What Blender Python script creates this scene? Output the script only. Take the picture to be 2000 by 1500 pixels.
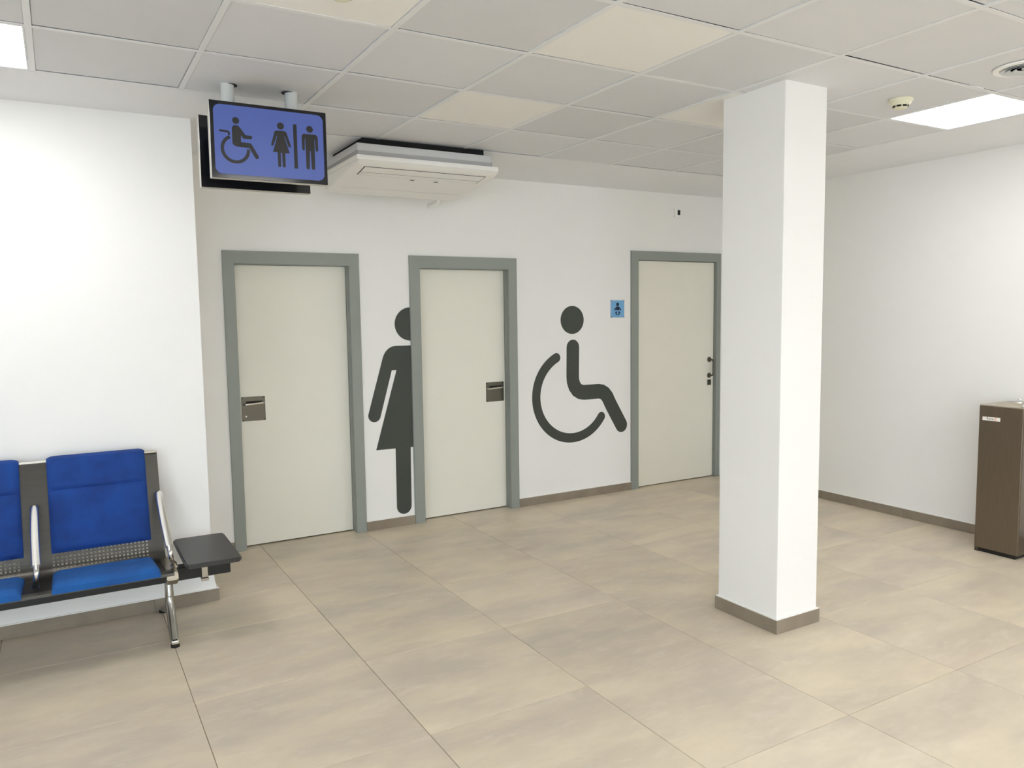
import bpy, bmesh, math, random
from mathutils import Vector, Matrix
random.seed(7)
for o in list(bpy.data.objects): bpy.data.objects.remove(o)
scn = bpy.context.scene
COL = scn.collection
D = bpy.data

# ---------------------------------------------------------------- camera
def make_camera():
    cam = D.cameras.new('camera'); co = D.objects.new('camera', cam); COL.objects.link(co)
    y, p, r = [math.radians(a) for a in (-30.1175, -5.1248, -0.7859)]
    fw = Vector((-math.sin(y)*math.cos(p), math.cos(y)*math.cos(p), math.sin(p)))
    rt = fw.cross(Vector((0, 0, 1))).normalized(); up = rt.cross(fw)
    rt2 = rt*math.cos(r)+up*math.sin(r); up2 = -rt*math.sin(r)+up*math.cos(r)
    m = Matrix((rt2, up2, -fw)).transposed().to_4x4()
    m.translation = Vector((-0.6993, -5.5419, 1.6197))
    co.matrix_world = m
    cam.sensor_width = 36; cam.lens = 1516.5455*36/2000
    cam.clip_start = 0.05; cam.clip_end = 60
    scn.camera = co
make_camera()
# ---------------------------------------------------------------- world and exposure
w = D.worlds.new('world'); scn.world = w; w.use_nodes = True
w.node_tree.nodes['Background'].inputs[0].default_value = (0.70, 0.86, 1, 1)
w.node_tree.nodes['Background'].inputs[1].default_value = 6.0
PANEL_STRENGTH = 26.0
scn.cycles.diffuse_bounces = 10; scn.cycles.max_bounces = 14
scn.view_settings.view_transform = 'Standard'
scn.view_settings.look = 'None'
scn.view_settings.gamma = 1
scn.view_settings.use_curve_mapping = False
scn.view_settings.exposure = 0.2

# ---------------------------------------------------------------- materials
def lin(c):
    f = lambda v: v/12.92 if v <= .04045 else ((v+.055)/1.055)**2.4
    return tuple(f(v/255) for v in c)+(1,)
def mat(name, rgb, rough=.5, metal=0, noise=.0, nscale=8, bump=0, bscale=60, rnd=0, spec=.5, coat=0, stretch=(1, 1, 1), emis=None, es=0, rgb2=None):
    m = D.materials.new(name); m.use_nodes = True; nt = m.node_tree; N = nt.nodes; L = nt.links
    b = N['Principled BSDF']; b.inputs['Roughness'].default_value = rough; b.inputs['Metallic'].default_value = metal
    b.inputs['Specular IOR Level'].default_value = spec; b.inputs['Coat Weight'].default_value = coat
    tc = N.new('ShaderNodeTexCoord'); mp = N.new('ShaderNodeMapping'); mp.inputs['Scale'].default_value = stretch
    L.new(tc.outputs['Object'], mp.inputs['Vector'])
    vec = mp.outputs['Vector']
    oi = N.new('ShaderNodeObjectInfo')
    if rnd:
        sc = N.new('ShaderNodeVectorMath'); sc.operation = 'SCALE'; sc.inputs[0].default_value = (37, 53, 71); L.new(oi.outputs['Random'], sc.inputs['Scale'])
        ad = N.new('ShaderNodeVectorMath'); ad.operation = 'ADD'; L.new(mp.outputs['Vector'], ad.inputs[0]); L.new(sc.outputs[0], ad.inputs[1]); vec = ad.outputs[0]
    n = N.new('ShaderNodeTexNoise'); n.inputs['Scale'].default_value = nscale; n.inputs['Detail'].default_value = 6; n.inputs['Roughness'].default_value = .6
    L.new(vec, n.inputs['Vector'])
    mx = N.new('ShaderNodeMix'); mx.data_type = 'RGBA'
    c = lin(rgb); c2 = lin(rgb2) if rgb2 else tuple(v*(1-noise) for v in c[:3])+(1,)
    mx.inputs[6].default_value = c2; mx.inputs[7].default_value = c
    rp = N.new('ShaderNodeMapRange'); rp.inputs[1].default_value = .35; rp.inputs[2].default_value = .65
    L.new(n.outputs[0], rp.inputs[0]); L.new(rp.outputs[0], mx.inputs[0])
    out = mx.outputs[2]
    if rnd:
        mr = N.new('ShaderNodeMapRange'); mr.inputs[3].default_value = 1-rnd; mr.inputs[4].default_value = 1; L.new(oi.outputs['Random'], mr.inputs[0])
        ml = N.new('ShaderNodeVectorMath'); ml.operation = 'SCALE'; L.new(out, ml.inputs[0]); L.new(mr.outputs[0], ml.inputs['Scale']); out = ml.outputs[0]
    L.new(out, b.inputs['Base Color'])
    if bump:
        n2 = N.new('ShaderNodeTexNoise'); n2.inputs['Scale'].default_value = bscale; n2.inputs['Detail'].default_value = 4; L.new(vec, n2.inputs['Vector'])
        bp = N.new('ShaderNodeBump'); bp.inputs['Strength'].default_value = bump; bp.inputs['Distance'].default_value = .002
        L.new(n2.outputs[0], bp.inputs['Height']); L.new(bp.outputs[0], b.inputs['Normal'])
    if emis:
        b.inputs['Emission Color'].default_value = emis; b.inputs['Emission Strength'].default_value = es
    return m
WALL = mat('white_wall_paint', (238, 237, 235), .75, noise=.015, nscale=1.5, bump=.25, bscale=90)
CEILB = mat('plasterboard_border', (232, 233, 236), .85, noise=.02, nscale=2)
TILE_G = mat('ceiling_tile_vinyl', (221, 222, 226), .7, noise=.02, nscale=3, rnd=.10, bump=.2, bscale=120)
TILE_Y = mat('ceiling_tile_cream', (236, 235, 232), .8, noise=.015, nscale=3)
BAR_M = mat('ceiling_grid_white', (226, 227, 229), .5)
PLENUM = mat('dark_plenum', (40, 38, 36), .9)
def floor_material():
    m = mat('porcelain_floor_tile', (222, 208, 185), .42, nscale=2.2, rnd=.10, stretch=(.7, 1.7, 1), rgb2=(200, 188, 171), bump=.12, bscale=25, spec=.45)
    nt = m.node_tree; N = nt.nodes; L = nt.links; b = N['Principled BSDF']
    src = b.inputs['Base Color'].links[0].from_socket
    vec = [n for n in N if n.type == 'TEX_NOISE'][0].inputs['Vector'].links[0].from_socket
    for sc, st, col, a in ((1.1, .55, lin((224, 210, 180)), .5), (9, .6, lin((232, 222, 204)), .28), (1.6, .6, lin((190, 172, 160)), .45)):
        n = N.new('ShaderNodeTexNoise'); n.inputs['Scale'].default_value = sc; n.inputs['Detail'].default_value = 7; n.inputs['Roughness'].default_value = .65; n.inputs['Distortion'].default_value = .6
        L.new(vec, n.inputs['Vector'])
        r = N.new('ShaderNodeMapRange'); r.inputs[1].default_value = st-.08; r.inputs[2].default_value = st+.12; r.inputs[4].default_value = a; L.new(n.outputs[0], r.inputs[0])
        x = N.new('ShaderNodeMix'); x.data_type = 'RGBA'; L.new(r.outputs[0], x.inputs[0]); L.new(src, x.inputs[6]); x.inputs[7].default_value = col; src = x.outputs[2]
    L.new(src, b.inputs['Base Color'])
    return m
FLOOR = floor_material()
GROUT = mat('grout', (140, 128, 110), .9, noise=.1)
BASE = mat('baseboard_porcelain', (150, 138, 122), .5, nscale=5, rgb2=(134, 122, 107), rnd=.12)
CAULK = mat('white_caulk', (240, 238, 232), .6)
FRAME = mat('grey_green_frame_paint', (143, 148, 142), .45, noise=.02)
LEAF = mat('cream_door_laminate', (232, 229, 217), .5, noise=.02, nscale=2)
GAPM = mat('dark_gap', (25, 24, 22), .9)
STEEL = mat('satin_steel', (104, 101, 92), .32, 1, noise=.08, nscale=20, stretch=(1, 1, 12))
STEELB = mat('bright_steel', (190, 186, 178), .25, 1)
VINYL = mat('dark_vinyl', (60, 64, 58), .55)
SIGNBLUE = mat('light_blue_plate', (112, 168, 214), .4)
NAVY = mat('navy_print', (14, 34, 62), .5)
BLACK = mat('black_plastic', (12, 12, 13), .3)
BLACKG = mat('black_gloss_glass', (8, 9, 16), .12, spec=.6)
SCREEN = mat('lit_blue_screen', (40, 55, 120), .3, emis=lin((84, 102, 158)), es=.5)
SCRDK = mat('dark_screen_print', (34, 32, 33), .35)
SILV = mat('silver_plastic', (188, 184, 176), .35, .4)
WPLAST = mat('white_plastic', (240, 239, 236), .45)
WPLAST2 = mat('ivory_plastic', (222, 220, 196), .45)
GPLAST = mat('light_grey_plastic', (196, 198, 200), .5)
POLE = mat('pale_grey_pole_paint', (206, 208, 206), .45)
SHELL = mat('dark_bronze_steel', (76, 73, 68), .36, .85, noise=.1, nscale=10, stretch=(1, 1, 8))
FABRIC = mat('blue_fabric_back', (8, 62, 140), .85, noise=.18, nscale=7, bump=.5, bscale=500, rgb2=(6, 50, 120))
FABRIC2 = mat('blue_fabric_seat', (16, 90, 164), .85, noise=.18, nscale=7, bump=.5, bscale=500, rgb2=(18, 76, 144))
CHROME = mat('polished_aluminium', (232, 230, 226), .22, 1)
CHROME2 = mat('leg_aluminium', (170, 168, 162), .2, 1)
BEAMM = mat('black_beam_paint', (14, 14, 15), .4)
TABLE = mat('black_laminate', (54, 53, 51), .4, noise=.05, nscale=12)
FOUNT = mat('brushed_bronze_steel', (128, 116, 102), .34, .9, noise=.08, nscale=14, stretch=(14, 14, .6))
FOUNTT = mat('basin_steel', (205, 196, 180), .25, 1)
STICK = mat('white_sticker', (238, 234, 226), .5)
ORANGE = mat('orange_print', (230, 130, 50), .5)
TXT = mat('black_print', (40, 40, 42), .5)
LIGHTM = mat('added_led_diffuser', (240, 240, 240), .6, emis=(.93, .97, 1.0, 1), es=PANEL_STRENGTH)  # used only on panels added out of view
LIGHTM2 = mat('led_diffuser_dimmer', (240, 240, 240), .6, emis=(.98, .985, 1.0, 1), es=PANEL_STRENGTH*.5)

# ---------------------------------------------------------------- helpers
def tag(o, label=None, cat=None, group=None, kind=None):
    if label: o['label'] = label
    if cat: o['category'] = cat
    if group: o['group'] = group
    if kind: o['kind'] = kind
    return o
def empty(name, loc, **k):
    o = D.objects.new(name, None); o.location = loc; COL.objects.link(o); o.empty_display_size = .1
    return tag(o, **k)
def rootloc(p):
    v = Vector((0, 0, 0))
    while p: v += p.location; p = p.parent
    return v
def link(name, me, m, parent=None, loc=None, smooth=False):
    o = D.objects.new(name, me); COL.objects.link(o)
    if m and not me.materials: me.materials.append(m)
    if parent: o.parent = parent
    if loc: o.location = loc
    if smooth:
        for p in me.polygons: p.use_smooth = True
    return o
def fin(name, bm, m, parent=None, smooth=False, **k):
    """bm is in world coordinates; origin goes to the parent's (or its own base)"""
    bmesh.ops.recalc_face_normals(bm, faces=bm.faces)
    if parent: off = rootloc(parent); loc = (0, 0, 0)
    else:
        xs = [v.co for v in bm.verts]
        off = Vector(((min(v.x for v in xs)+max(v.x for v in xs))/2, (min(v.y for v in xs)+max(v.y for v in xs))/2, min(v.z for v in xs))); loc = off
    bmesh.ops.translate(bm, verts=bm.verts, vec=-off)
    me = D.meshes.new(name); bm.to_mesh(me); bm.free()
    o = link(name, me, m, parent, loc, smooth)
    if smooth: 
        try: me.set_sharp_from_angle(angle=math.radians(40))
        except Exception: pass
    return tag(o, **k)
def NB(): return bmesh.new()
def box(bm, x0, x1, y0, y1, z0, z1, bev=0, seg=2):
    r = bmesh.ops.create_cube(bm, size=1)['verts']
    for v in r: v.co = Vector((x0+(v.co.x+.5)*(x1-x0), y0+(v.co.y+.5)*(y1-y0), z0+(v.co.z+.5)*(z1-z0)))
    if bev:
        es = list({e for v in r for e in v.link_edges})
        bmesh.ops.bevel(bm, geom=es, offset=bev, segments=seg, affect='EDGES', profile=.6)
    return bm
def prism(bm, pts, a0, a1, axis='y'):
    """polygon pts (u,v) extruded along axis. axis y: (x,z); axis x: (y,z); axis z: (x,y)"""
    f = {'y': lambda u, v, a: (u, a, v), 'x': lambda u, v, a: (a, u, v), 'z': lambda u, v, a: (u, v, a)}[axis]
    A = [bm.verts.new(f(u, v, a0)) for u, v in pts]; B = [bm.verts.new(f(u, v, a1)) for u, v in pts]
    fs = [bm.faces.new(A), bm.faces.new(B[::-1])]
    for q in fs: q.normal_update()
    for i in range(len(A)):
        j = (i+1) % len(A); bm.faces.new((A[i], B[i], B[j], A[j]))
    bmesh.ops.triangulate(bm, faces=fs)
    return bm
def circ(cx, cy, r, n=28, ry=None):
    return [(cx+r*math.cos(2*math.pi*i/n), cy+(ry or r)*math.sin(2*math.pi*i/n)) for i in range(n)]
def stroke(P, wd, caps=(True, True), n=8):
    """outline polygon of a thick line"""
    h = wd/2; L = []; R = []
    for i, p in enumerate(P):
        a = P[max(0, i-1)]; b = P[min(len(P)-1, i+1)]
        dx, dy = b[0]-a[0], b[1]-a[1]; l = math.hypot(dx, dy) or 1; nx, ny = -dy/l, dx/l
        L.append((p[0]+nx*h, p[1]+ny*h)); R.append((p[0]-nx*h, p[1]-ny*h))
    out = L[:]
    def cap(p, q):   # half circle at p away from q
        a0 = math.atan2(p[1]-q[1], p[0]-q[0]); return [(p[0]+h*math.cos(a0+math.pi/2-math.pi*k/n), p[1]+h*math.sin(a0+math.pi/2-math.pi*k/n)) for k in range(1, n)]
    if caps[1]: out += cap(P[-1], P[-2])
    out += R[::-1]
    if caps[0]: out += cap(P[0], P[1])
    return out
def arc(cx, cz, r, a0, a1, n=28): return [(cx+r*math.cos(math.radians(a0+(a1-a0)*i/n)), cz+r*math.sin(math.radians(a0+(a1-a0)*i/n))) for i in range(n+1)]
def spline(P, n=6):
    out = []
    for i in range(len(P)-1):
        p0, p1, p2, p3 = P[max(0, i-1)], P[i], P[i+1], P[min(len(P)-1, i+2)]
        for k in range(n):
            t = k/n
            out.append(tuple(.5*(2*b+(c-a)*t+(2*a-5*b+4*c-d)*t*t+(3*b-a-3*c+d)*t**3) for a, b, c, d in zip(p0, p1, p2, p3)))
    out.append(tuple(P[-1])); return out
def tube(bm, P, rx, ry=None, n=12, side=None):
    """swept ellipse; rx along 'side' vector. rx, ry may be lists"""
    P = [Vector(p) for p in P]; side = Vector(side or (1, 0, 0)); rings = []
    for i, p in enumerate(P):
        t = (P[min(len(P)-1, i+1)]-P[max(0, i-1)]).normalized()
        s = side-t*side.dot(t)
        s = s.normalized() if s.length > 1e-4 else t.orthogonal().normalized()
        u = t.cross(s); a = rx[i] if isinstance(rx, (list, tuple)) else rx; b = (ry[i] if isinstance(ry, (list, tuple)) else ry) or a
        rings.append([bm.verts.new(p+s*a*math.cos(2*math.pi*k/n)+u*b*math.sin(2*math.pi*k/n)) for k in range(n)])
    for a, b in zip(rings, rings[1:]):
        for k in range(n): bm.faces.new((a[k], a[(k+1) % n], b[(k+1) % n], b[k]))
    bm.faces.new(rings[0]); bm.faces.new(rings[-1]); return bm
def lathe(bm, c, prof, n=32, axis='z'):
    """prof (r, h) from centre c"""
    rings = []
    for r, h in prof:
        ring = []
        for k in range(n):
            a = 2*math.pi*k/n; u, v = r*math.cos(a), r*math.sin(a)
            ring.append(bm.verts.new((c[0]+u, c[1]+v, c[2]+h) if axis == 'z' else (c[0]+u, c[1]+h, c[2]+v)))
        rings.append(ring)
    for a, b in zip(rings, rings[1:]):
        for k in range(n): bm.faces.new((a[k], a[(k+1) % n], b[(k+1) % n], b[k]))
    if prof[0][0] > 1e-6: bm.faces.new(rings[0])
    if prof[-1][0] > 1e-6: bm.faces.new(rings[-1])
    bmesh.ops.remove_doubles(bm, verts=bm.verts, dist=1e-6)
    return bm
def text(name, s, size, m, parent, loc, rot, depth=.0004):
    cu = D.curves.new(name, 'FONT'); cu.body = s; cu.size = size; cu.extrude = depth
    t = D.objects.new('tmp', cu); COL.objects.link(t)
    bpy.context.view_layer.update()
    me = D.meshes.new_from_object(t.evaluated_get(bpy.context.evaluated_depsgraph_get()))
    D.objects.remove(t); me.name = name
    R = Matrix.Rotation(rot[2], 4, 'Z') @ Matrix.Rotation(rot[1], 4, 'Y') @ Matrix.Rotation(rot[0], 4, 'X')
    me.transform(R); me.transform(Matrix.Translation(Vector(loc)-rootloc(parent)))
    me.materials.clear()
    return link(name, me, m, parent, (0, 0, 0))

# ---------------------------------------------------------------- dimensions
H = 2.7056
XW, XE, YS = -4.8, 4.914, -11.0          # room west, east, south
BX, BY = -0.017, -0.905                 # corner of the projecting left wall
GX, GY, P6 = -0.7369, -1.4753, 0.6      # ceiling grid
FX, FY, S = 0.4547, -0.6348, 0.7486     # floor joints
HB = 0.07

# ---------------------------------------------------------------- floor
fl = fin('floor', box(NB(), XW-.1, XE+.1, YS-.1, .12, -.12, -.004), GROUT, kind='structure', label='beige stone-look tiled floor of the waiting hall')
def tile_mesh(x0, x1, y0, y1, zt, dz=-.02, ch=.0012):
    bm = NB(); cx, cy = (x0+x1)/2, (y0+y1)/2
    box(bm, x0-cx, x1-cx, y0-cy, y1-cy, dz, 0)
    es = [e for e in bm.edges if all(v.co.z > -1e-6 for v in e.verts)]
    bmesh.ops.bevel(bm, geom=es, offset=ch, segments=1, affect='EDGES')
    bmesh.ops.recalc_face_normals(bm, faces=bm.faces)
    me = D.meshes.new('floor_tile'); bm.to_mesh(me); bm.free(); me.materials.append(FLOOR)
    return me, (cx, cy, zt)
cache = {}
g = .0013
ro = rootloc(fl)
for i in range(-8, 7):
    for j in range(-2, 15):
        x0, x1 = FX+S*(i-1), FX+S*i; y1, y0 = FY-S*(j-1), FY-S*j
        rects = []
        xa, xb, ya, yb = max(x0, XW), min(x1, XE), max(y0, YS), min(y1, .09)
        if xb-xa < .01 or yb-ya < .01: continue
        if yb <= BY or xa >= BX: rects = [(xa, xb, ya, yb)]
        else:      # around the projecting wall
            if xb > BX+.02: rects.append((BX, xb, max(ya, BY) if ya < BY else ya, yb))
            if ya < BY-.02: rects.append((xa, xb, ya, BY))
            if xb > BX+.02 and ya < BY-.02: rects[0] = (BX, xb, BY, yb)
        for r in rects:
            key = (round(r[1]-r[0], 4), round(r[3]-r[2], 4))
            me, c = (cache[key], ((r[0]+r[1])/2, (r[2]+r[3])/2, 0)) if key in cache else tile_mesh(r[0]+g, r[1]-g, r[2]+g, r[3]-g, 0)
            cache[key] = me
            o = link('floor_tile', me, None, fl, Vector((c[0], c[1], random.uniform(-.0004, 0)))-ro)

# ---------------------------------------------------------------- walls
# doors: (outer x0, x1, top, inner x0, x1, inner top, leaf y)
DOORS = [(0.270, 1.2245, 2.0754, 0.348, 1.147, 1.989, .07), (1.621, 2.5667, 2.0754, 1.707, 2.487, 1.983, .065), (3.761, 4.862, 2.1735, 3.845, 4.805, 2.093, .02)]
def wall_back():
    bm = NB(); x = BX-.1
    for d in DOORS:
        box(bm, x, d[3]-.012, 0, .16, 0, H+.06); box(bm, d[3]-.012, d[4]+.012, 0, .16, d[5]+.012, H+.06); x = d[4]+.012
    box(bm, x, XE+.1, 0, .16, 0, H+.06)
    fin('wall_back', bm, WALL, kind='structure', label='white wall with the three cream doors')
    bm = box(NB(), BX-.1, XE+.1, .16, .2, -.05, H+.06)
    fin('wall_behind_doors', bm, GAPM, kind='structure')
wall_back()
def wall_left():
    bm = NB()   # projecting wall: two faces with a small plaster flare at the foot
    prof = [(0, .018), (HB, .018), (.12, .010), (.2, .003), (.32, 0), (H+.06, 0)]
    rings = []
    for z, f in prof:
        rings.append([bm.verts.new(c) for c in ((XW-.1, BY, z), (BX+f, BY, z), (BX+f, .1, z), (XW-.1, .1, z))])
    for a, b in zip(rings, rings[1:]):
        for k in range(4): bm.faces.new((a[k], a[(k+1) % 4], b[(k+1) % 4], b[k]))
    bm.faces.new(rings[0]); bm.faces.new(rings[-1])
    fin('wall_left', bm, WALL, kind='structure', label='projecting white wall behind the blue waiting bench')
wall_left()
fin('wall_right', box(NB(), XE, XE+.15, YS-.1, 0.0, 0, H+.06), WALL, kind='structure', label='white wall behind the steel drinking fountain')
WEST = [(-9.6, -6.4)]  # unseen opening, added to let more sky light into the hall
def wall_far_left():
    bm = NB(); y = YS-.1; z0, z1 = .25, 2.5
    for a, b in WEST:
        box(bm, XW-.15, XW, y, a, 0, H+.06); box(bm, XW-.15, XW, a, b, 0, z0); box(bm, XW-.15, XW, a, b, z1, H+.06); y = b
    box(bm, XW-.15, XW, y, BY, 0, H+.06)
    fin('wall_far_left', bm, WALL, kind='structure')
    for k, (a, b) in enumerate(WEST):
        t = empty('window_%d' % (k+3), (XW, (a+b)/2, z0), kind='structure')
        bm = NB(); x0, x1 = XW-.11, XW-.05
        box(bm, x0, x1, a, b, z0, z0+.06); box(bm, x0, x1, a, b, z1-.06, z1); box(bm, x0, x1, a, a+.06, z0+.06, z1-.06); box(bm, x0, x1, b-.06, b, z0+.06, z1-.06)
        fin('window_frame', bm, FRAME, t)
        fin('added_mullion', box(NB(), x0, x1, (a+b)/2-.03, (a+b)/2+.03, z0+.06, z1-.06), FRAME, t)
        l = D.lights.new('daylight_portal', 'AREA'); l.shape = 'RECTANGLE'; l.size = z1-z0; l.size_y = b-a; l.cycles.is_portal = True
        o = D.objects.new('daylight_portal', l); COL.objects.link(o); o.location = (XW-.16, (a+b)/2, (z0+z1)/2); o.rotation_euler = (0, math.radians(-90), 0)
wall_far_left()
ADDED_WINS = [(-3.9, -.9)]  # window added out of view to fill the room with daylight
def wall_front():
    bm = NB(); x = XW; z0, z1 = .25, 2.5
    for a, b in ADDED_WINS:
        box(bm, x, a, YS-.15, YS, 0, H+.06); box(bm, a, b, YS-.15, YS, 0, z0); box(bm, a, b, YS-.15, YS, z1, H+.06); x = b
    box(bm, x, XE, YS-.15, YS, 0, H+.06)
    fin('wall_front', bm, WALL, kind='structure')
    for k, (a, b) in enumerate(ADDED_WINS):
        t = empty('window_%d' % (k+1), ((a+b)/2, YS, z0), kind='structure')
        bm = NB(); y0, y1 = YS-.11, YS-.05
        box(bm, a, b, y0, y1, z0, z0+.06); box(bm, a, b, y0, y1, z1-.06, z1); box(bm, a, a+.06, y0, y1, z0+.06, z1-.06); box(bm, b-.06, b, y0, y1, z0+.06, z1-.06)
        fin('window_frame', bm, FRAME, t)
        fin('added_mullion', box(NB(), (a+b)/2-.03, (a+b)/2+.03, y0, y1, z0+.06, z1-.06), FRAME, t)
        l = D.lights.new('daylight_portal', 'AREA'); l.shape = 'RECTANGLE'; l.size = b-a; l.size_y = z1-z0; l.cycles.is_portal = True
        o = D.objects.new('daylight_portal', l); COL.objects.link(o); o.location = ((a+b)/2, YS-.16, (z0+z1)/2); o.rotation_euler = (math.radians(90), 0, 0)
wall_front()

# ---------------------------------------------------------------- baseboards
def baseboard(name, pts, n_off, first):
    """pts: start, end on the wall line; n_off: outward normal; pieces of one tile length"""
    root = empty(name, (pts[0][0], pts[0][1], 0), kind='structure')
    a, b = Vector(pts[0]), Vector(pts[1]); L = (b-a).length; t = (b-a)/L; n = Vector(n_off)
    s = 0; k = first
    while s < L-.005:
        e = min(L, s+k); k = S
        p, q = a+t*(s+.0008), a+t*(e-.0008)
        bm = NB(); c = [p, q, q+n*.012, p+n*.012]
        prism(bm, [(v.x, v.y) for v in c], 0.0005, HB, 'z')
        fin('baseboard_tile', bm, BASE, root)
        s = e
    bm = NB(); c = [a, b, b+n*.009, a+n*.009]
    prism(bm, [(v.x, v.y) for v in c], HB, HB+.005, 'z')
    fin('caulk_line', bm, CAULK, root)
    return root
baseboard('baseboard_back', ((1.2255, 0), (1.620, 0)), (0, -1), .75)
baseboard('baseboard_back', ((2.568, 0), (3.760, 0)), (0, -1), .87)
baseboard('baseboard_back', ((BX+.018, 0), (.269, 0)), (0, -1), .75)
baseboard('baseboard_right', ((XE, -.013), (XE, YS+.002)), (-1, 0), .42)
baseboard('baseboard_left', ((BX+.018+.012, BY), (XW+.002, BY)), (0, -1), .34)
baseboard('baseboard_left', ((BX+.018, BY), (BX+.018, -.013)), (1, 0), .9)

# ---------------------------------------------------------------- ceiling
TH = .03
def ceiling():
    bm = NB()
    x8 = GX+P6*8; yn = GY-P6*15; xw = GX-P6*6
    box(bm, XW-.1, XE+.1, YS-.1, .12, H+.06, H+.12)      # slab
    root = fin('ceiling', bm, PLENUM, kind='structure', label='suspended white ceiling of square tiles with a plain plasterboard border')
    bm = NB(); hb = .011; z0, z1 = H, H+.05
    box(bm, x8+hb, XE, YS, 0, z0, z1)                                   # right strip
    box(bm, BX, x8+hb, -.875+hb, 0, z0, z1)                             # back strip
    box(bm, XW, GX+P6*2-hb, BY, GY+hb, z0, z1); bm.verts.ensure_lookup_table()
    fin('ceiling_border', bm, CEILB, root)
    bm = NB(); box(bm, XW, GX+P6*2-hb, GY+hb, BY, z0, z1); box(bm, BX, GX+P6*2-hb, BY, -.875+hb, z0, z1)
    # replaces the double-sided strip above
    o = [c for c in root.children if c.name.startswith('ceiling_border')][0]
    D.objects.remove(o)
    box(bm, x8+hb, XE, YS, 0, z0, z1); box(bm, BX, x8+hb, -.875+hb, 0, z0, z1)
    box(bm, XW, xw-hb, YS, GY+hb, z0, z1); box(bm, xw-hb, x8+hb, YS, yn-hb, z0, z1)
    fin('ceiling_border', bm, CEILB, root)
    rl = rootloc(root)
    # visible flanges of the grid
    for i in range(-6, 9):
        x = GX+P6*i; yt = -.875 if i >= 2 else GY
        fin('ceiling_bar', box(NB(), x-.012, x+.012, yn, yt, H-.001, H+.03), BAR_M, root)
    for r in range(0, 17):
        y = GY-P6*(r-1) if r else -.875
        xs = GX+P6*2 if r == 0 else xw
        bm = NB()
        for i in range(2 if r == 0 else -6, 8):
            box(bm, GX+P6*i+.012, GX+P6*(i+1)-.012, y-.012, y+.012, H-.0008, H+.0015)
        fin('ceiling_bar', bm, BAR_M, root)
    bm = NB(); h = .2865; box(bm, -h, h, -h, h, 0, .012)
    es = [e for e in bm.edges if all(v.co.z < 1e-6 for v in e.verts)]
    bmesh.ops.bevel(bm, geom=es, offset=.0015, segments=1, affect='EDGES'); bmesh.ops.recalc_face_normals(bm, faces=bm.faces)
    mg = D.meshes.new('ceiling_tile'); bm.to_mesh(mg); bm.free(); my = mg.copy(); mg.materials.append(TILE_G); my.materials.append(TILE_Y)
    cream = {(3, 1), (3, 3), (1, 3), (5, 2)}
    skip = {(-1, 1), (7, 3), (2, 6), (1, 9), (4, 10), (7, 9), (-4, 12), (-1, 14), (3, 14), (6, 14)}  # light cells; those out of view are added to brighten the hall
    for i in range(-6, 8):
        for r in range(0, 16):
            if r == 0 and i < 2: continue
            if (i, r) in skip: continue
            yt = GY-P6*(r-1) if r else -.875; yb = yt-P6
            c = Vector((GX+P6*(i+.5)+random.uniform(-.0012, .0012), (yt+yb)/2+random.uniform(-.0012, .0012), H+.001+random.uniform(0, .0025)))
            o = link('ceiling_tile', my if (i, r) in cream else mg, None, root, c-rl)
            o.rotation_euler = (random.uniform(-.003, .003), random.uniform(-.003, .003), 0)
    return skip
LIGHT_CELLS = ceiling()

# ---------------------------------------------------------------- ceiling lights
def ceiling_light(i, r, label):
    cx, cy = GX+P6*(i+.5), GY-P6*(r-1)-P6/2
    t = empty('ceiling_light', (cx, cy, H), label=label, cat='light', group='square light panels in the ceiling')
    bm = NB(); a, b = .2865, .280
    for q in ((-a, a, -a, -b), (-a, a, b, a), (-a, -b, -b, b), (b, a, -b, b)): box(bm, cx+q[0], cx+q[1], cy+q[2], cy+q[3], H, H+.02)
    fin('frame', bm, BAR_M, t)
    fin('diffuser', box(NB(), cx-b, cx+b, cy-b, cy+b, H+.003, H+.012), LIGHTM2 if r < 8 else LIGHTM, t)
for (i, r) in sorted(LIGHT_CELLS):
    lab = {(7, 3): 'bright square light panel in the ceiling right of the column', (-1, 1): 'bright square light panel in the ceiling above the waiting bench'}.get((i, r), 'added unseen light panel in the ceiling of the hall behind the viewer')
    ceiling_light(i, r, lab)

# ---------------------------------------------------------------- doors
def door(n, d, label):
    x0, x1, zt, a0, a1, at, ly = d
    t = empty('door_%d' % n, ((x0+x1)/2, 0, 0), kind='structure', label=label)
    for poly in ([(x0, 0), (a0, 0), (a0, at), (x0, zt)], [(a1, 0), (x1, 0), (x1, zt), (a1, at)]):
        bm = prism(NB(), poly, -.016, .002)
        es = [e for e in bm.edges if e.calc_length() > 1.2 and all(v.co.y < -.01 for v in e.verts) and abs(e.verts[0].co.x-e.verts[1].co.x) < .001]
        bmesh.ops.bevel(bm, geom=es, offset=.0025, segments=2, affect='EDGES')
        fin('architrave', bm, FRAME, t)
    bm = prism(NB(), [(x0, zt-.0006), (a0, at+.0006), (a1, at+.0006), (x1, zt-.0006), (x1, zt), (x0, zt)], -.016, .002)
    fin('architrave', bm, FRAME, t)
    # lining with a rebate
    for sx, xa in ((1, a0), (-1, a1)):
        bm = NB(); box(bm, min(xa, xa-sx*.012), max(xa, xa-sx*.012), 0, .15, 0, at+.012)
        if ly > .04: box(bm, min(xa, xa+sx*.004), max(xa, xa+sx*.004), .018, ly-.022, 0, at)
        fin('door_lining', bm, FRAME, t)
    bm = NB(); box(bm, a0, a1, 0, .15, at, at+.012)
    if ly > .04: box(bm, a0, a1, .018, ly-.022, at-.004, at)
    fin('door_lining', bm, FRAME, t)
    leaf = fin('door_leaf', box(NB(), a0+.002, a1-.002 if n < 3 else a1-.004, ly, ly+.04, .009, at-.004, .0012, 1), LEAF, t)
    return t, leaf
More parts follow.
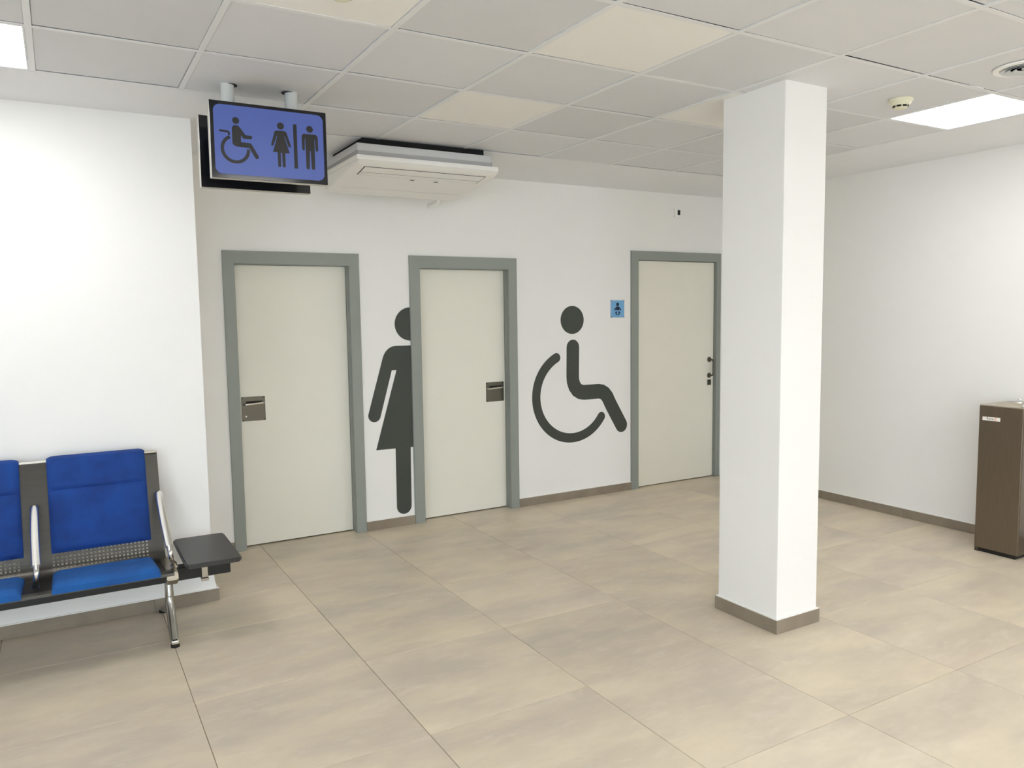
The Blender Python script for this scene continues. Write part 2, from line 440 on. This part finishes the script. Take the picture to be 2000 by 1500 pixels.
for n, d, lab in ((1, DOORS[0], 'leftmost cream sliding door with square pull plate on its left'), (2, DOORS[1], 'middle cream sliding door cutting the woman pictogram'), (3, DOORS[2], 'tallest cream hinged door beside the column with curved pull handle')):
    t, leaf = door(n, d, lab)
    ly = d[6]
    if n < 3:
        px0, px1, pz0, pz1 = ((.370, .531, .898, 1.069), (2.305, 2.471, .904, 1.065))[n-1]
        pl = fin('pull_plate', box(NB(), px0, px1, ly-.004, ly, pz0, pz1, .001, 1), STEEL, t)
        zb = pz1-.047; bm = NB()
        P = [(px0+.008, ly-.003, zb-.004), (px0+.016, ly-.018, zb-.006), (px0+.035, ly-.026, zb-.006), (px1-.03, ly-.026, zb), (px1-.014, ly-.018, zb+.001), (px1-.008, ly-.003, zb+.001)]
        tube(bm, spline(P, 4), .008, .005, 10, (0, 0, 1)); fin('pull_bar', bm, STEELB, pl, smooth=True)
        bm = NB(); box(bm, px0+.03, px1-.02, ly-.0048, ly-.004, zb+.002, zb+.016); fin('pull_shadow', bm, GAPM, pl)  # dark strip painted as the shadow above the pull bar
        for sx, sz in ((px0+.008, pz0+.008), (px1-.008, pz0+.008), (px0+.008, pz1-.008), (px1-.008, pz1-.008)):
            fin('screw', lathe(NB(), (sx, ly-.004, sz), [(0, -.0012), (.0035, -.0012), (.0042, 0)], 10, 'y'), GAPM, pl)
        if n == 1:
            fin('lock_disc', lathe(NB(), (px0+.027, ly-.004, pz0+.033), [(0, -.003), (.002, -.003), (.0021, -.002), (.007, -.002), (.0075, 0)], 16, 'y'), STEELB, pl)
    else:
        hx = 4.748; hs = []
        for z in (1.157, 1.002):
            fin('handle_rose', lathe(NB(), (hx, ly, z), [(0, -.010), (.018, -.010), (.024, -.007), (.026, 0)], 24, 'y'), STEEL, t, smooth=True)
        P = [(hx, ly-.006, 1.157), (hx, ly-.04, 1.155), (hx, ly-.056, 1.140), (hx, ly-.056, 1.08), (hx, ly-.056, 1.019), (hx, ly-.04, 1.004), (hx, ly-.006, 1.002)]
        fin('pull_handle', tube(NB(), spline(P, 6), .0085, None, 12), STEEL, t, smooth=True)
        lp = fin('lock_plate', box(NB(), hx-.025, hx+.025, ly-.006, ly, .908, .962, .002, 1), STEEL, t)
        for z, r in ((.946, .009), (.924, .006)):
            fin('lock_cylinder', lathe(NB(), (hx-.004, ly-.006, z), [(0, -.004), (r, -.004), (r, 0)], 16, 'y'), BLACK, lp)

# ---------------------------------------------------------------- column
def column():
    x0, x1, y0, y1 = 2.335, 2.632, -2.930, -2.530
    t = empty('column', ((x0+x1)/2, (y0+y1)/2, 0), label='square white column with a grey tiled foot in the middle of the hall', cat='column')
    fin('shaft', box(NB(), x0, x1, y0, y1, 0, H+.02, .004, 2), WALL, t)
    b = .012
    for poly in ([(x0-b, y0-b), (x1+b, y0-b), (x1, y0), (x0, y0)], [(x1+b, y0-b), (x1+b, y1+b), (x1, y1), (x1, y0)], [(x1+b, y1+b), (x0-b, y1+b), (x0, y1), (x1, y1)], [(x0-b, y1+b), (x0-b, y0-b), (x0, y0), (x0, y1)]):
        fin('baseboard_tile', prism(NB(), poly, .0005, HB, 'z'), BASE, t)
    bm = NB(); c = .009
    for poly in ([(x0-c, y0-c), (x1+c, y0-c), (x1, y0), (x0, y0)], [(x1+c, y0-c), (x1+c, y1+c), (x1, y1), (x1, y0)], [(x1+c, y1+c), (x0-c, y1+c), (x0, y1), (x1, y1)], [(x0-c, y1+c), (x0-c, y0-c), (x0, y0), (x0, y1)]):
        prism(bm, poly, HB, HB+.006, 'z')
    fin('caulk_line', bm, CAULK, t)
column()

# ---------------------------------------------------------------- wall pictograms
YP0, YP1 = -.0015, -.0002
def pict(t, name, poly, m=VINYL, y0=YP0, y1=YP1):
    return fin(name, prism(NB(), poly, y0, y1), m, t)
def woman():
    t = empty('woman_pictogram', (1.45, 0, .09), label='tall dark grey woman pictogram cut off by the middle door frame', cat='pictogram')
    xc = 1.6200
    hd = [p for p in circ(1.622, 1.557, .1265, 64) if p[0] <= xc]
    zs = math.sqrt(.1265**2-(xc-1.622)**2)
    hd.sort(key=lambda p: -math.atan2(p[1]-1.557, -(p[0]-1.622)))
    pict(t, 'head', [(xc, 1.557+zs)]+hd+[(xc, 1.557-zs)])
    sh = spline([(1.500, 1.3935), (1.462, 1.387), (1.425, 1.362), (1.400, 1.325), (1.385, 1.281)], 4)
    cap = [(1.268+.0, .881)]+[(1.3145+.050*math.cos(math.radians(a)), .874+.050*math.sin(math.radians(a))) for a in range(190, 352, 18)]
    leg = [(1.474, .150)]+[(1.535+.061*math.cos(math.radians(a)), .150+.061*math.sin(math.radians(a))) for a in range(190, 352, 16)]+[(1.596, .150)]
    P = [(xc, 1.3935)]+sh+[(1.265, .880)]+cap[1:]+[(1.462, 1.209), (1.500, 1.209), (1.320, .6095), (1.476, .6085)]+leg+[(1.600, .607), (xc, .607)]
    pict(t, 'body', P)
woman()
def wheelchair():
    t = empty('wheelchair_pictogram', (3.24, 0, .5), label='large dark grey wheelchair pictogram on the wall between two doors', cat='pictogram')
    pict(t, 'head', circ(3.1235, 1.5645, .1205, 48))
    w2 = .131
    P = [(3.1285, 1.332), (3.1245, 1.07)]+arc(3.237, 1.055, .113, 186, 262, 10)+[(3.25, .932), (3.40, .9305)]
    P = [(3.1285, 1.330), (3.1245, 1.075), (3.128, 1.035), (3.143, .992), (3.170, .957), (3.205, .937), (3.245, .930), (3.400, .930), (3.437, .924), (3.470, .906), (3.500, .872), (3.535, .806), (3.6555, .608)]
    pict(t, 'body', stroke(P, w2, n=12))
    cx, cz = 3.122, .9115; r = .372
    pict(t, 'wheel', stroke(arc(cx, cz, r, 116.5, 326, 44), .082, n=10))
wheelchair()
def baby_sign():
    x0, x1, z0, z1 = 3.535, 3.687, 1.578, 1.733
    t = empty('baby_changing_sign', (3.611, 0, z0), label='small light blue baby changing sign left of the tallest door', cat='sign')
    fin('plate', box(NB(), x0, x1, -.006, 0, z0, z1, .001, 1), SIGNBLUE, t)
    bm = NB()
    for a, b, c, e in ((x0, x1, z0, z0+.004), (x0, x1, z1-.004, z1), (x0, x0+.005, z0+.004, z1-.004), (x1-.005, x1, z0+.004, z1-.004)): box(bm, a+.0005, b-.0005, -.0068, -.0058, c+.0005, e-.0005)
    fin('border', bm, GPLAST, t)
    for x in (x0+.006, x1-.006):
        for z in (z0+.006, z1-.006): fin('screw', lathe(NB(), (x, -.0068, z), [(0, -.002), (.0045, -.0015), (.005, 0)], 12, 'y'), STEEL, t)
    k = dict(m=NAVY, y0=-.0072, y1=-.0058)
    pict(t, 'baby_head', circ(3.6105, 1.6955, .0155, 20), **k)
    pict(t, 'baby_body', [(3.597, 1.6765), (3.624, 1.6765), (3.650, 1.648), (3.643, 1.638), (3.628, 1.655), (3.626, 1.642), (3.596, 1.642), (3.594, 1.655), (3.579, 1.638), (3.571, 1.648)], **k)
    for s in (-1, 1):
        c = 3.611; pict(t, 'baby_leg', [(c+s*.010, 1.634), (c+s*.021, 1.632), (c+s*.028, 1.618), (c+s*.008, 1.598), (c+s*.002, 1.603), (c+s*.014, 1.618), (c+s*.008, 1.622)], **k)
baby_sign()
def thermostat():
    x0, x1, z0, z1 = 4.268, 4.352, 2.492, 2.578
    t = empty('wall_sensor', ((x0+x1)/2, 0, z0), label='small white square wall plate with a black button high above the tallest door', cat='switch')
    fin('plate', box(NB(), x0, x1, -.012, 0, z0, z1, .004, 2), WPLAST, t)
    fin('button', box(NB(), 4.303, 4.336, -.017, -.011, 2.515, 2.559, .003, 1), BLACK, t)
thermostat()

# ---------------------------------------------------------------- hanging double screen
def hanging_sign():
    t = empty('hanging_sign', (.196, -1.65, 2.25), label='pair of screens hanging from two poles showing toilet symbols on blue', cat='sign')
    X0, X1, Z0, Z1 = -.069, .461, 2.2525, 2.5925
    def rrect(x0, x1, z0, z1, r, n=8):
        out = []
        for cx, cz, a in ((x1-r, z1-r, 0), (x0+r, z1-r, 90), (x0+r, z0+r, 180), (x1-r, z0+r, 270)):
            out += [(cx+r*math.cos(math.radians(a+90*k/n)), cz+r*math.sin(math.radians(a+90*k/n))) for k in range(n+1)]
        return out
    for y, s, nm in ((-1.8, 1, 'front_screen'), (-1.5, 1, 'rear_screen')):
        h = fin(nm, box(NB(), X0, X1, y+.004, y+.05, Z0, Z1, .002, 1), SILV, t)
        fin('screen_face', box(NB(), X0+.001, X1-.001, y, y+.005, Z0+.001, Z1-.001, .0008, 1), BLACKG, h)
        if nm == 'front_screen':
            fin('blue_picture', prism(NB(), rrect(-.052, .4445, 2.2705, 2.5765, .030), y-.0012, y-.0002), SCREEN, h, label='lit blue picture area')
            k = dict(m=SCRDK, y0=y-.0018, y1=y-.001)
            pict(h, 'seated_figure_head', circ(.0435, 2.5105, .0152, 24), **k)
            pict(h, 'seated_figure', [(.0252, 2.474), (.028, 2.483), (.034, 2.4885), (.042, 2.4905), (.051, 2.489), (.058, 2.4845), (.064, 2.4775), (.0845, 2.4495), (.1075, 2.4495), (.1125, 2.447), (.1135, 2.4415), (.1115, 2.436), (.107, 2.4335), (.077, 2.4325), (.072, 2.4355), (.0635, 2.446), (.0635, 2.4165), (.104, 2.4155), (.1095, 2.411), (.139, 2.3605), (.1395, 2.353), (.135, 2.3475), (.128, 2.347), (.1235, 2.3505), (.099, 2.3935), (.042, 2.3955), (.033, 2.399), (.027, 2.4055), (.0252, 2.412)], **k)
            pict(h, 'chair_handle', stroke([(-.026, 2.460), (.006, 2.459), (.011, 2.456), (.012, 2.443)], .0095, (True, False), 6), **k)
            pict(h, 'chair_wheel', stroke(arc(.0375, 2.3835, .0570, 113, 363, 40), .0145, (False, False)), **k)
            pict(h, 'woman_head', circ(.2435, 2.5075, .0162, 24), **k)
            pict(h, 'woman_figure', [(.2215, 2.485), (.243, 2.4862), (.2635, 2.4855), (.2705, 2.479), (.2885, 2.4215), (.2875, 2.4155), (.2825, 2.4125), (.2775, 2.4155), (.2615, 2.4615), (.2595, 2.461), (.2815, 2.385), (.261, 2.3855), (.261, 2.3235), (.2575, 2.3195), (.2505, 2.3195), (.247, 2.3235), (.2465, 2.386), (.2405, 2.386), (.240, 2.3235), (.2365, 2.3195), (.2295, 2.3195), (.226, 2.3235), (.2255, 2.3865), (.2045, 2.3865), (.2275, 2.461), (.2255, 2.4625), (.2085, 2.4185), (.2035, 2.4135), (.1985, 2.4155), (.1975, 2.4205), (.2145, 2.4785)], **k)
            pict(h, 'divider_bar', [(.3015, 2.3185), (.3185, 2.3185), (.3185, 2.522), (.3015, 2.522)], **k)
            pict(h, 'man_head', circ(.3795, 2.5062, .0160, 24), **k)
            pict(h, 'man_figure', [(.350, 2.4835), (.4065, 2.4835), (.4145, 2.479), (.4175, 2.471), (.4180, 2.411), (.4145, 2.4065), (.4085, 2.4065), (.405, 2.411), (.4035, 2.4595), (.401, 2.4595), (.4005, 2.325), (.3965, 2.3195), (.3880, 2.3195), (.384, 2.325), (.3815, 2.4055), (.3775, 2.4055), (.375, 2.325), (.371, 2.3195), (.3625, 2.3195), (.3585, 2.325), (.3575, 2.4605), (.355, 2.4605), (.3535, 2.411), (.3505, 2.4065), (.3445, 2.4065), (.341, 2.411), (.3405, 2.471), (.3435, 2.479)], **k)
    for x, y in ((.042, -1.652), (.340, -1.645)):
        p = fin('pole', lathe(NB(), (x, y, 0), [(.030, 2.33), (.030, H+.02)], 28), POLE, t, smooth=True)
        box(bm := NB(), x-.05, x+.05, -1.75, y+.001, 2.34, 2.52); box(bm, x-.05, x+.05, y, -1.5, 2.34, 2.52)
        fin('mounting_bracket', bm, BLACK, p)
        c = .012 if x < .2 else -.014
        fin('ceiling_hole', lathe(NB(), (x+c, y, H-.0025), [(.033, 0), (.033, .002)], 28), GAPM, p)
hanging_sign()

# ---------------------------------------------------------------- air conditioner
def air_conditioner():
    t = empty('air_conditioner', (1.4, -.6, 2.46), label='white ceiling mounted air conditioner behind the hanging screens', cat='air conditioner')
    yb = -.29
    bm = NB()
    secs = [(.908, -.03, .012), (.918, 0, .006), (.955, 0, 0), (1.845, 0, 0), (1.882, 0, .006), (1.892, -.03, .012)]
    low = [(-.953, 2.560), (-.930, 2.546), (-.900, 2.536), (-.75, 2.510), (-.60, 2.491), (-.46, 2.476), (-.29, 2.460)]
    rings = []
    for x, dy, dz in secs:
        ring = [(min(y-dy, -.29) if y < -.5 else y, z+dz) for y, z in low]+[(yb, 2.563), (-.953-dy, 2.563+.0)]
        ring = [(y, min(z, 2.5629)) for y, z in ring[:-2]]+ring[-2:]
        rings.append([bm.verts.new((x, y, z)) for y, z in ring])
    n = len(rings[0])
    for a, b in zip(rings, rings[1:]):
        for k in range(n): bm.faces.new((a[k], a[(k+1) % n], b[(k+1) % n], b[k]))
    bm.faces.new(rings[0]); bm.faces.new(rings[-1])
    fin('lower_panel', bm, WPLAST, t, smooth=True)
    fin('lower_trim', box(NB(), .906, 1.880, -.956, yb, 2.564, 2.594, .005, 2), WPLAST, t, smooth=True)
    fin('recess_band', box(NB(), .914, 1.840, -.947, yb, 2.592, 2.622), mat('recess_grey', (168, 168, 170), .6), t, label='grey recessed band')
    bm = box(NB(), .909, 1.825, -.953, yb, 2.618, 2.662, .004, 2)
    fin('upper_shell', bm, GPLAST, t, smooth=True)
    fin('gap_shadow_block', box(NB(), .96, 1.80, -.9, -.32, 2.662, H), GAPM, t)  # dark block standing in for the shade in the gap below the ceiling
    # louvre: two blades on the sloped face, framed by a dark line
    def on(y):
        for (a, za), (b, zb) in zip(low, low[1:]):
            if a <= y <= b: return za+(zb-za)*(y-a)/(b-a)
    X0, X1 = .972, 1.815
    def strip(x0, x1, ya, yb_, lift, th=.001):
        bm = NB(); prism(bm, [(ya, on(ya)-lift), (yb_, on(yb_)-lift), (yb_, on(yb_)-lift+th), (ya, on(ya)-lift+th)], x0, x1, 'x'); return bm
    lv = fin('louvre_slot', strip(X0, X1, -.898, -.752, .0012), GAPM, t)
    for ya, yb2 in ((-.892, -.808), (-.799, -.758)):
        fin('louvre_blade', strip(X0+.006, X1-.006, ya, yb2, .0030, .002), WPLAST, lv)
    dp = fin('display_strip', strip(1.30, 1.56, -.738, -.708, .0012), WPLAST, t)
    for a in (1.345, 1.515): fin('sensor_window', strip(a, a+.027, -.733, -.716, .0022), BLACK, dp)
    fin('crease_line', strip(.97, 1.83, -.462, -.458, .0006), GPLAST, t)
    P = [(1.80, -.292, 2.50), (1.80, -.22, 2.495), (1.80, -.17, 2.47), (1.80, -.12, 2.455), (1.80, 0.0, 2.45)]
    fin('drain_pipe', tube(NB(), spline(P, 5), .016), WPLAST, t, smooth=True)
    for x in (1.0, 1.76): fin('wall_bracket', box(NB(), x-.02, x+.02, -.293, 0, 2.60, 2.64), WPLAST, t)
air_conditioner()

# ---------------------------------------------------------------- smoke detectors and air vent
def smoke(cx, cy, label):
    t = empty('smoke_detector', (cx, cy, H), label=label, cat='smoke detector', group='round smoke detectors on the ceiling')
    fin('base', lathe(NB(), (cx, cy, H), [(0, -.014), (.056, -.014), (.059, -.010), (.059, 0), (0, 0)], 40), WPLAST2, t, smooth=True)
    fin('body', lathe(NB(), (cx, cy, H), [(0, -.036), (.034, -.036), (.044, -.032), (.053, -.014), (0, -.014)], 40), WPLAST2, t, smooth=True)
    bm = NB()
    for k in range(8):
        a0, a1 = math.radians(45*k+6), math.radians(45*k+39)
        lo, hi = [], []
        for q in range(5):
            a = a0+(a1-a0)*q/4
            lo.append(bm.verts.new((cx+.036*math.cos(a), cy+.036*math.sin(a), H-.0425))); hi.append(bm.verts.new((cx+.0395*math.cos(a), cy+.0395*math.sin(a), H-.034)))
        for q in range(4): bm.faces.new((lo[q], lo[q+1], hi[q+1], hi[q]))
    fin('sensor_slots', bm, GAPM, t)
    fin('cap', lathe(NB(), (cx, cy, H), [(0, -.050), (.022, -.050), (.031, -.046), (.0345, -.041), (.034, -.036), (0, -.036)], 40), WPLAST2, t, smooth=True)
smoke(.163, -2.975, 'white round smoke detector at the top edge above the hanging screens')
smoke(3.150, -2.975, 'white round smoke detector between the column and the light panel')
def vent():
    cx, cy = 3.163, -3.575
    t = empty('air_vent', (cx, cy, H), label='round air vent with concentric rings right of the column near the ceiling edge', cat='vent')
    fin('outer_ring', lathe(NB(), (cx, cy, H), [(.105, -.004), (.112, -.010), (.128, -.007), (.131, 0), (.105, 0)], 48), WPLAST, t, smooth=True)
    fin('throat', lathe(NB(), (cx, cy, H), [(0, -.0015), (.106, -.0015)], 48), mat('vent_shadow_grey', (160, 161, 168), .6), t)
    for r in (.084, .060, .036):
        fin('cone_ring', lathe(NB(), (cx, cy, H), [(r, -.004), (r+.013, -.009), (r+.015, -.012), (r-.001, -.005)], 40), GPLAST, t, smooth=True)
    fin('centre_cone', lathe(NB(), (cx, cy, H), [(0, -.011), (.016, -.008), (.019, -.003)], 24), GPLAST, t, smooth=True)
vent()

# ---------------------------------------------------------------- waiting bench
def resample(P, step):
    out = [P[0]]; 
    for a, b in zip(P, P[1:]):
        l = math.dist(a, b); n = max(1, round(l/step))
        out += [(a[0]+(b[0]-a[0])*k/n, a[1]+(b[1]-a[1])*k/n) for k in range(1, n+1)]
    return out
def pad(bm, prof, x0, x1, T, seams=(), edge=.035, nx=16, lift=.001):
    """soft cushion lying on profile (y,z); thickness along the left-hand normal"""
    n = len(prof); front = []; back = []
    acc = [0]
    for a, b in zip(prof, prof[1:]): acc.append(acc[-1]+math.dist(a, b))
    Lt = acc[-1]
    us = [0, .012, .035, .07]+[.07+(.86)*k/(nx-1) for k in range(1, nx-1)]+[.93, .965, .988, 1]
    for i, (y, z) in enumerate(prof):
        a, b = prof[max(0, i-1)], prof[min(n-1, i+1)]; l = math.dist(a, b); ty, tz = (b[0]-a[0])/l, (b[1]-a[1])/l
        ny, nz = tz, -ty
        f1 = 1-(1-min(1, min(acc[i], Lt-acc[i])/edge))**2.4
        sd = 1
        for s in seams: sd = min(sd, .45+.55*min(1, abs(acc[i]-s)/.012))
        rf, rb = [], []
        for u in us:
            x = x0+(x1-x0)*u; f2 = 1-(1-min(1, min(u, 1-u)*(x1-x0)/edge))**2.4
            h = T*(.30+.70*f1*f2)*sd
            rf.append(bm.verts.new((x, y+ny*(h+lift), z+nz*(h+lift)))); rb.append(bm.verts.new((x, y+ny*lift, z+nz*lift)))
        front.append(rf); back.append(rb)
    m = len(us)
    for i in range(n-1):
        for k in range(m-1):
            bm.faces.new((front[i][k], front[i][k+1], front[i+1][k+1], front[i+1][k])); bm.faces.new((back[i][k+1], back[i][k], back[i+1][k], back[i+1][k+1]))
        for k in (0, m-1): bm.faces.new((front[i][k], back[i][k], back[i+1][k], front[i+1][k]))
    for i in (0, n-1):
        for k in range(m-1): bm.faces.new((front[i][k], front[i][k+1], back[i][k+1], back[i][k]))
    return bm
def bench():
    XR = -.283; PITCH = .57; XL = XR-3*PITCH-.02
    t = empty('waiting_bench', (-1.15, -1.25, 0), label='blue padded metal waiting bench with a small black side table', cat='bench')
    backp = [(-.975, .905), (-.987, .895), (-1.112, .475)]
    bend = spline([(-1.112, .475), (-1.130, .412), (-1.150, .383), (-1.185, .366), (-1.235, .363)], 4)
    seatp = [(-1.235, .363), (-1.47, .394), (-1.512, .396), (-1.530, .390), (-1.534, .378)]
    prof = backp+bend[1:]+seatp[1:]
    # perforated shell: grid of quads, holes left open over the lower back
    cell = .0092
    holes_prof = resample([(-1.086, .562), (-1.112, .475)]+bend[1:-1]+[(-1.20, .3645)], cell)
    rows = [backp[0], backp[1], (-1.02, .784), (-1.05, .683)]+holes_prof+[(-1.235, .363)]+seatp[1:]
    r0 = 4; r1 = 4+len(holes_prof)-1
    xs = [XR]; holes = []
    for s in range(3):
        c = XR-PITCH*(s+.5)-.005; nh = 24; wd = nh*2*cell
        a = c+wd/2
        xs.append(a)
        for k in range(nh*2): xs.append(a-(k+1)*cell); holes.append(len(xs)-2) if k % 2 else None
        xs.append(c-PITCH/2)
    xs[-1] = XL
    hs = set(holes)
    bm = NB(); G = [[bm.verts.new((x, y, z)) for x in xs] for y, z in rows]
    for i in range(len(rows)-1):
        for k in range(len(xs)-1):
            if r0 < i < r1 and (i-r0) % 2 and k in hs: continue
            bm.faces.new((G[i][k], G[i][k+1], G[i+1][k+1], G[i+1][k]))
    bmesh.ops.recalc_face_normals(bm, faces=bm.faces)
    sh = fin('seat_shell', bm, SHELL, t, label='dark bronze perforated steel shell')
    md = sh.modifiers.new('thick', 'SOLIDIFY'); md.thickness = .003; md.offset = 0
    fin('top_edge', box(NB(), XL, XR, -.981, -.968, .901, .913, .002, 1), STEELB, t, label='bright folded top edge')
    bp = resample([(-.966, .906), (-.978, .911), (-.990, .905), (-1.009, .832), (-1.116, .462)], .012)
    sp = resample([(-1.186, .3665), (-1.235, .364), (-1.47, .395), (-1.514, .398), (-1.531, .393), (-1.535, .382)], .012)
    for s in range(3):
        c = -.570-.57*s
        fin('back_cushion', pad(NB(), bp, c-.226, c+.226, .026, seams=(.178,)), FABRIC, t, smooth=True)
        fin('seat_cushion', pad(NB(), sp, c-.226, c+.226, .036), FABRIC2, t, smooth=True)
    # armrests
    for s in range(4):
        x = -.296-.560*s if s < 2 else -.856-.57*(s-1)
        dx = -.012 if s else -.004
        P = spline([(x, -1.10, .712), (x, -1.16, .682), (x, -1.28, .615), (x+.002, -1.38, .556), (x+.004, -1.465, .506)], 5)
        rx = [.019]*len(P); rx[0] = .010; rx[1] = .017; ry = [.012]*len(P); ry[0] = .006
        a = fin('armrest', tube(NB(), P, rx, ry, 14), CHROME, t, smooth=True)
        e = .028 if s == 0 else -.008
        Q = spline([(x+.004, -1.462, .508), (x+.004, -1.492, .482), (x+.002+e*.2, -1.482, .450), (x+e*.6, -1.435, .424), (x+e, -1.40, .402), (x+e, -1.385, .384)], 5)
        q = [.014-.004*math.sin(math.pi*k/(len(Q)-1)) for k in range(len(Q))]; q[-1] = .019; q[-2] = .017
        fin('armrest_foot', tube(NB(), Q, q, [v*.85 for v in q], 12), CHROME, a, smooth=True)
    # end brackets, beam, legs
    for x0 in (-.318, XL-.008):
        bm = prism(NB(), [(-1.16, .372), (-1.24, .366), (-1.47, .397), (-1.528, .393), (-1.538, .360), (-1.50, .325), (-1.30, .300), (-1.18, .320)], x0, x0+.052, 'x')
        bmesh.ops.bevel(bm, geom=[e for e in bm.edges if len(e.link_faces) == 2 and e.calc_face_angle(0) > .6], offset=.004, segments=2, affect='EDGES')
        fin('end_bracket', bm, mat('warm_steel', (150, 142, 128), .3, .95), t)
    fin('beam', box(NB(), XL+.03, .010, -1.335, -1.265, .285, .352, .003, 1), BEAMM, t)
    for x in (-.291, XL+.020):
        lg = NB()
        A = spline([(x, -1.300, .318), (x, -1.318, .25), (x, -1.330, .185), (x, -1.365, .125), (x, -1.425, .055), (x, -1.462, .020)], 5)
        n = len(A); tube(lg, A, [.0185+.004*math.sin(math.pi*k/n) for k in range(n)], [.024+.010*math.sin(math.pi*k/n)-.008*k/n for k in range(n)], 14)
        B = spline([(x, -1.318, .22), (x, -1.28, .165), (x, -1.19, .105), (x, -1.02, .045), (x, -.955, .020)], 5)
        n = len(B); tube(lg, B, .017, [.022-.008*k/n for k in range(n)], 14)
        l = fin('leg', lg, CHROME2, t, smooth=True)
        fin('leg_rib', tube(NB(), [(x+.007, p[1]-.018, p[2]-.006) for p in A[8:-1]], .004, None, 8), CHROME, l, smooth=True)
        for yf in (-1.472, -.942): fin('foot', lathe(NB(), (x, yf, 0), [(.021, 0), (.021, .012), (.015, .018), (.010, .026)], 20), BLACK, l, smooth=True)
        fin('leg_toe', box(NB(), x-.017, x+.017, -1.490, -1.452, .016, .036, .006, 2), CHROME, l)
        fin('slot_cover', tube(NB(), [(x, -1.3385, .252), (x, -1.342, .245), (x, -1.350, .215), (x, -1.350, .207)], [.005, .0085, .0085, .005], .003, 12), BLACK, l)
    # side table
    def rr(x0, x1, y0, y1, r, n=6):
        out = []
        for cx, cy, a in ((x1-r, y1-r, 0), (x0+r, y1-r, 90), (x0+r, y0+r, 180), (x1-r, y0+r, 270)):
            out += [(cx+r*math.cos(math.radians(a+90*k/n)), cy+r*math.sin(math.radians(a+90*k/n))) for k in range(n+1)]
        return out
    bm = prism(NB(), rr(-.236, .028, -1.582, -1.055, .028), .408, .432, 'z')
    bmesh.ops.dissolve_limit(bm, angle_limit=.01, verts=bm.verts, edges=bm.edges)
    es = [e for e in bm.edges if abs(e.verts[0].co.z-e.verts[1].co.z) < 1e-5 and len(e.link_faces) == 2 and e.calc_face_angle(0) > 1]
    bmesh.ops.bevel(bm, geom=es, offset=.007, segments=3, affect='EDGES')
    fin('side_table_top', bm, TABLE, t, smooth=True, label='black square side table top')
    bm = NB(); box(bm, -.15, -.06, -1.36, -1.24, .352, .362); box(bm, -.13, -.08, -1.33, -1.27, .36, .409)
    fin('table_mount', bm, BEAMM, t)
    cb = NB(); box(cb, -.135, -.105, -1.352, -1.334, .285, .375, .002, 1); box(cb, -.138, -.102, -1.356, -1.30, .268, .284, .002, 1)
    fin('table_clamp', cb, STEELB, t)
bench()

# ---------------------------------------------------------------- drinking fountain
def fountain():
    x0, x1, y0, y1, z1 = 4.53, 4.880, -2.958, -2.681, .987
    t = empty('drinking_fountain', ((x0+x1)/2, (y0+y1)/2, 0), label='tall bronze steel drinking fountain standing by the right wall', cat='water fountain')
    bm = box(NB(), x0, x1, y0, y1, .028, .9785)
    bmesh.ops.delete(bm, geom=[f for f in bm.faces if all(v.co.z > .97 for v in f.verts)], context='FACES')
    es = [e for e in bm.edges if abs(e.verts[0].co.z-e.verts[1].co.z) > .5]
    bmesh.ops.bevel(bm, geom=es, offset=.008, segments=3, affect='EDGES')
    fin('cabinet', bm, FOUNT, t, smooth=True)
    fin('plinth', box(NB(), x0+.012, x1, y0+.02, y1-.02, 0, .03), BLACK, t)
    fin('corner_foot', box(NB(), x0+.004, x0+.03, y1-.03, y1-.004, 0, .03), STEEL, t)
    # top tray: rim with a dished round basin
    bm = NB(); cx, cy = (x0+x1)/2, (y0+y1)/2; n = 48; R = .115
    def ringpts(kind, z, r=0):
        out = []
        for k in range(n):
            a = 2*math.pi*k/n; c, s = math.cos(a), math.sin(a)
            if kind == 'rect':
                hx, hy = (x1-x0)/2-r, (y1-y0)/2-r; q = 1/max(abs(c)/hx, abs(s)/hy); out.append(bm.verts.new((cx+c*q, cy+s*q, z)))
            else: out.append(bm.verts.new((cx+c*r*1.2, cy+s*r, z)))
        return out
    rs = [ringpts('rect', .9785), ringpts('rect', .9835), ringpts('rect', .987, .005), ringpts('c', .986, R), ringpts('c', .978, R*.96), ringpts('c', .952, R*.72), ringpts('c', .944, R*.35), ringpts('c', .942, R*.1)]
    for a, b in zip(rs, rs[1:]):
        for k in range(n): bm.faces.new((a[k], a[(k+1) % n], b[(k+1) % n], b[k]))
    bm.faces.new(rs[-1])
    tray = fin('basin_tray', bm, FOUNTT, t, smooth=True, label='polished top with a round basin')
    fin('drain', lathe(NB(), (cx, cy, .942), [(0, .003), (.014, .003), (.016, 0)], 20), GAPM, tray)
    fx, fy = 4.575, -2.935
    bm = lathe(NB(), (fx, fy, .986), [(.015, 0), (.015, .006), (.010, .010), (.009, .022), (.013, .026), (.013, .038), (.006, .044), (0, .045)], 20)
    fin('bubbler', bm, CHROME, t, smooth=True)
    fin('tap_lever', tube(NB(), spline([(fx, fy, 1.020), (fx-.004, fy+.012, 1.030), (fx-.006, fy+.024, 1.036), (fx-.006, fy+.032, 1.037)], 4), .006, .004, 10, (1, 0, 0)), CHROME, t, smooth=True)
    st = fin('sticker', box(NB(), x0-.0008, x0, -2.818, -2.706, .884, .908), STICK, t)
    r = (math.radians(90), 0, math.radians(-90))
    text('sticker_lettering', 'Rame', .020, TXT, st, (x0-.001, -2.732, .891), r)
    text('sticker_lettering', 'fi', .026, ORANGE, st, (x0-.001, -2.782, .889), r, .0006)
fountain()
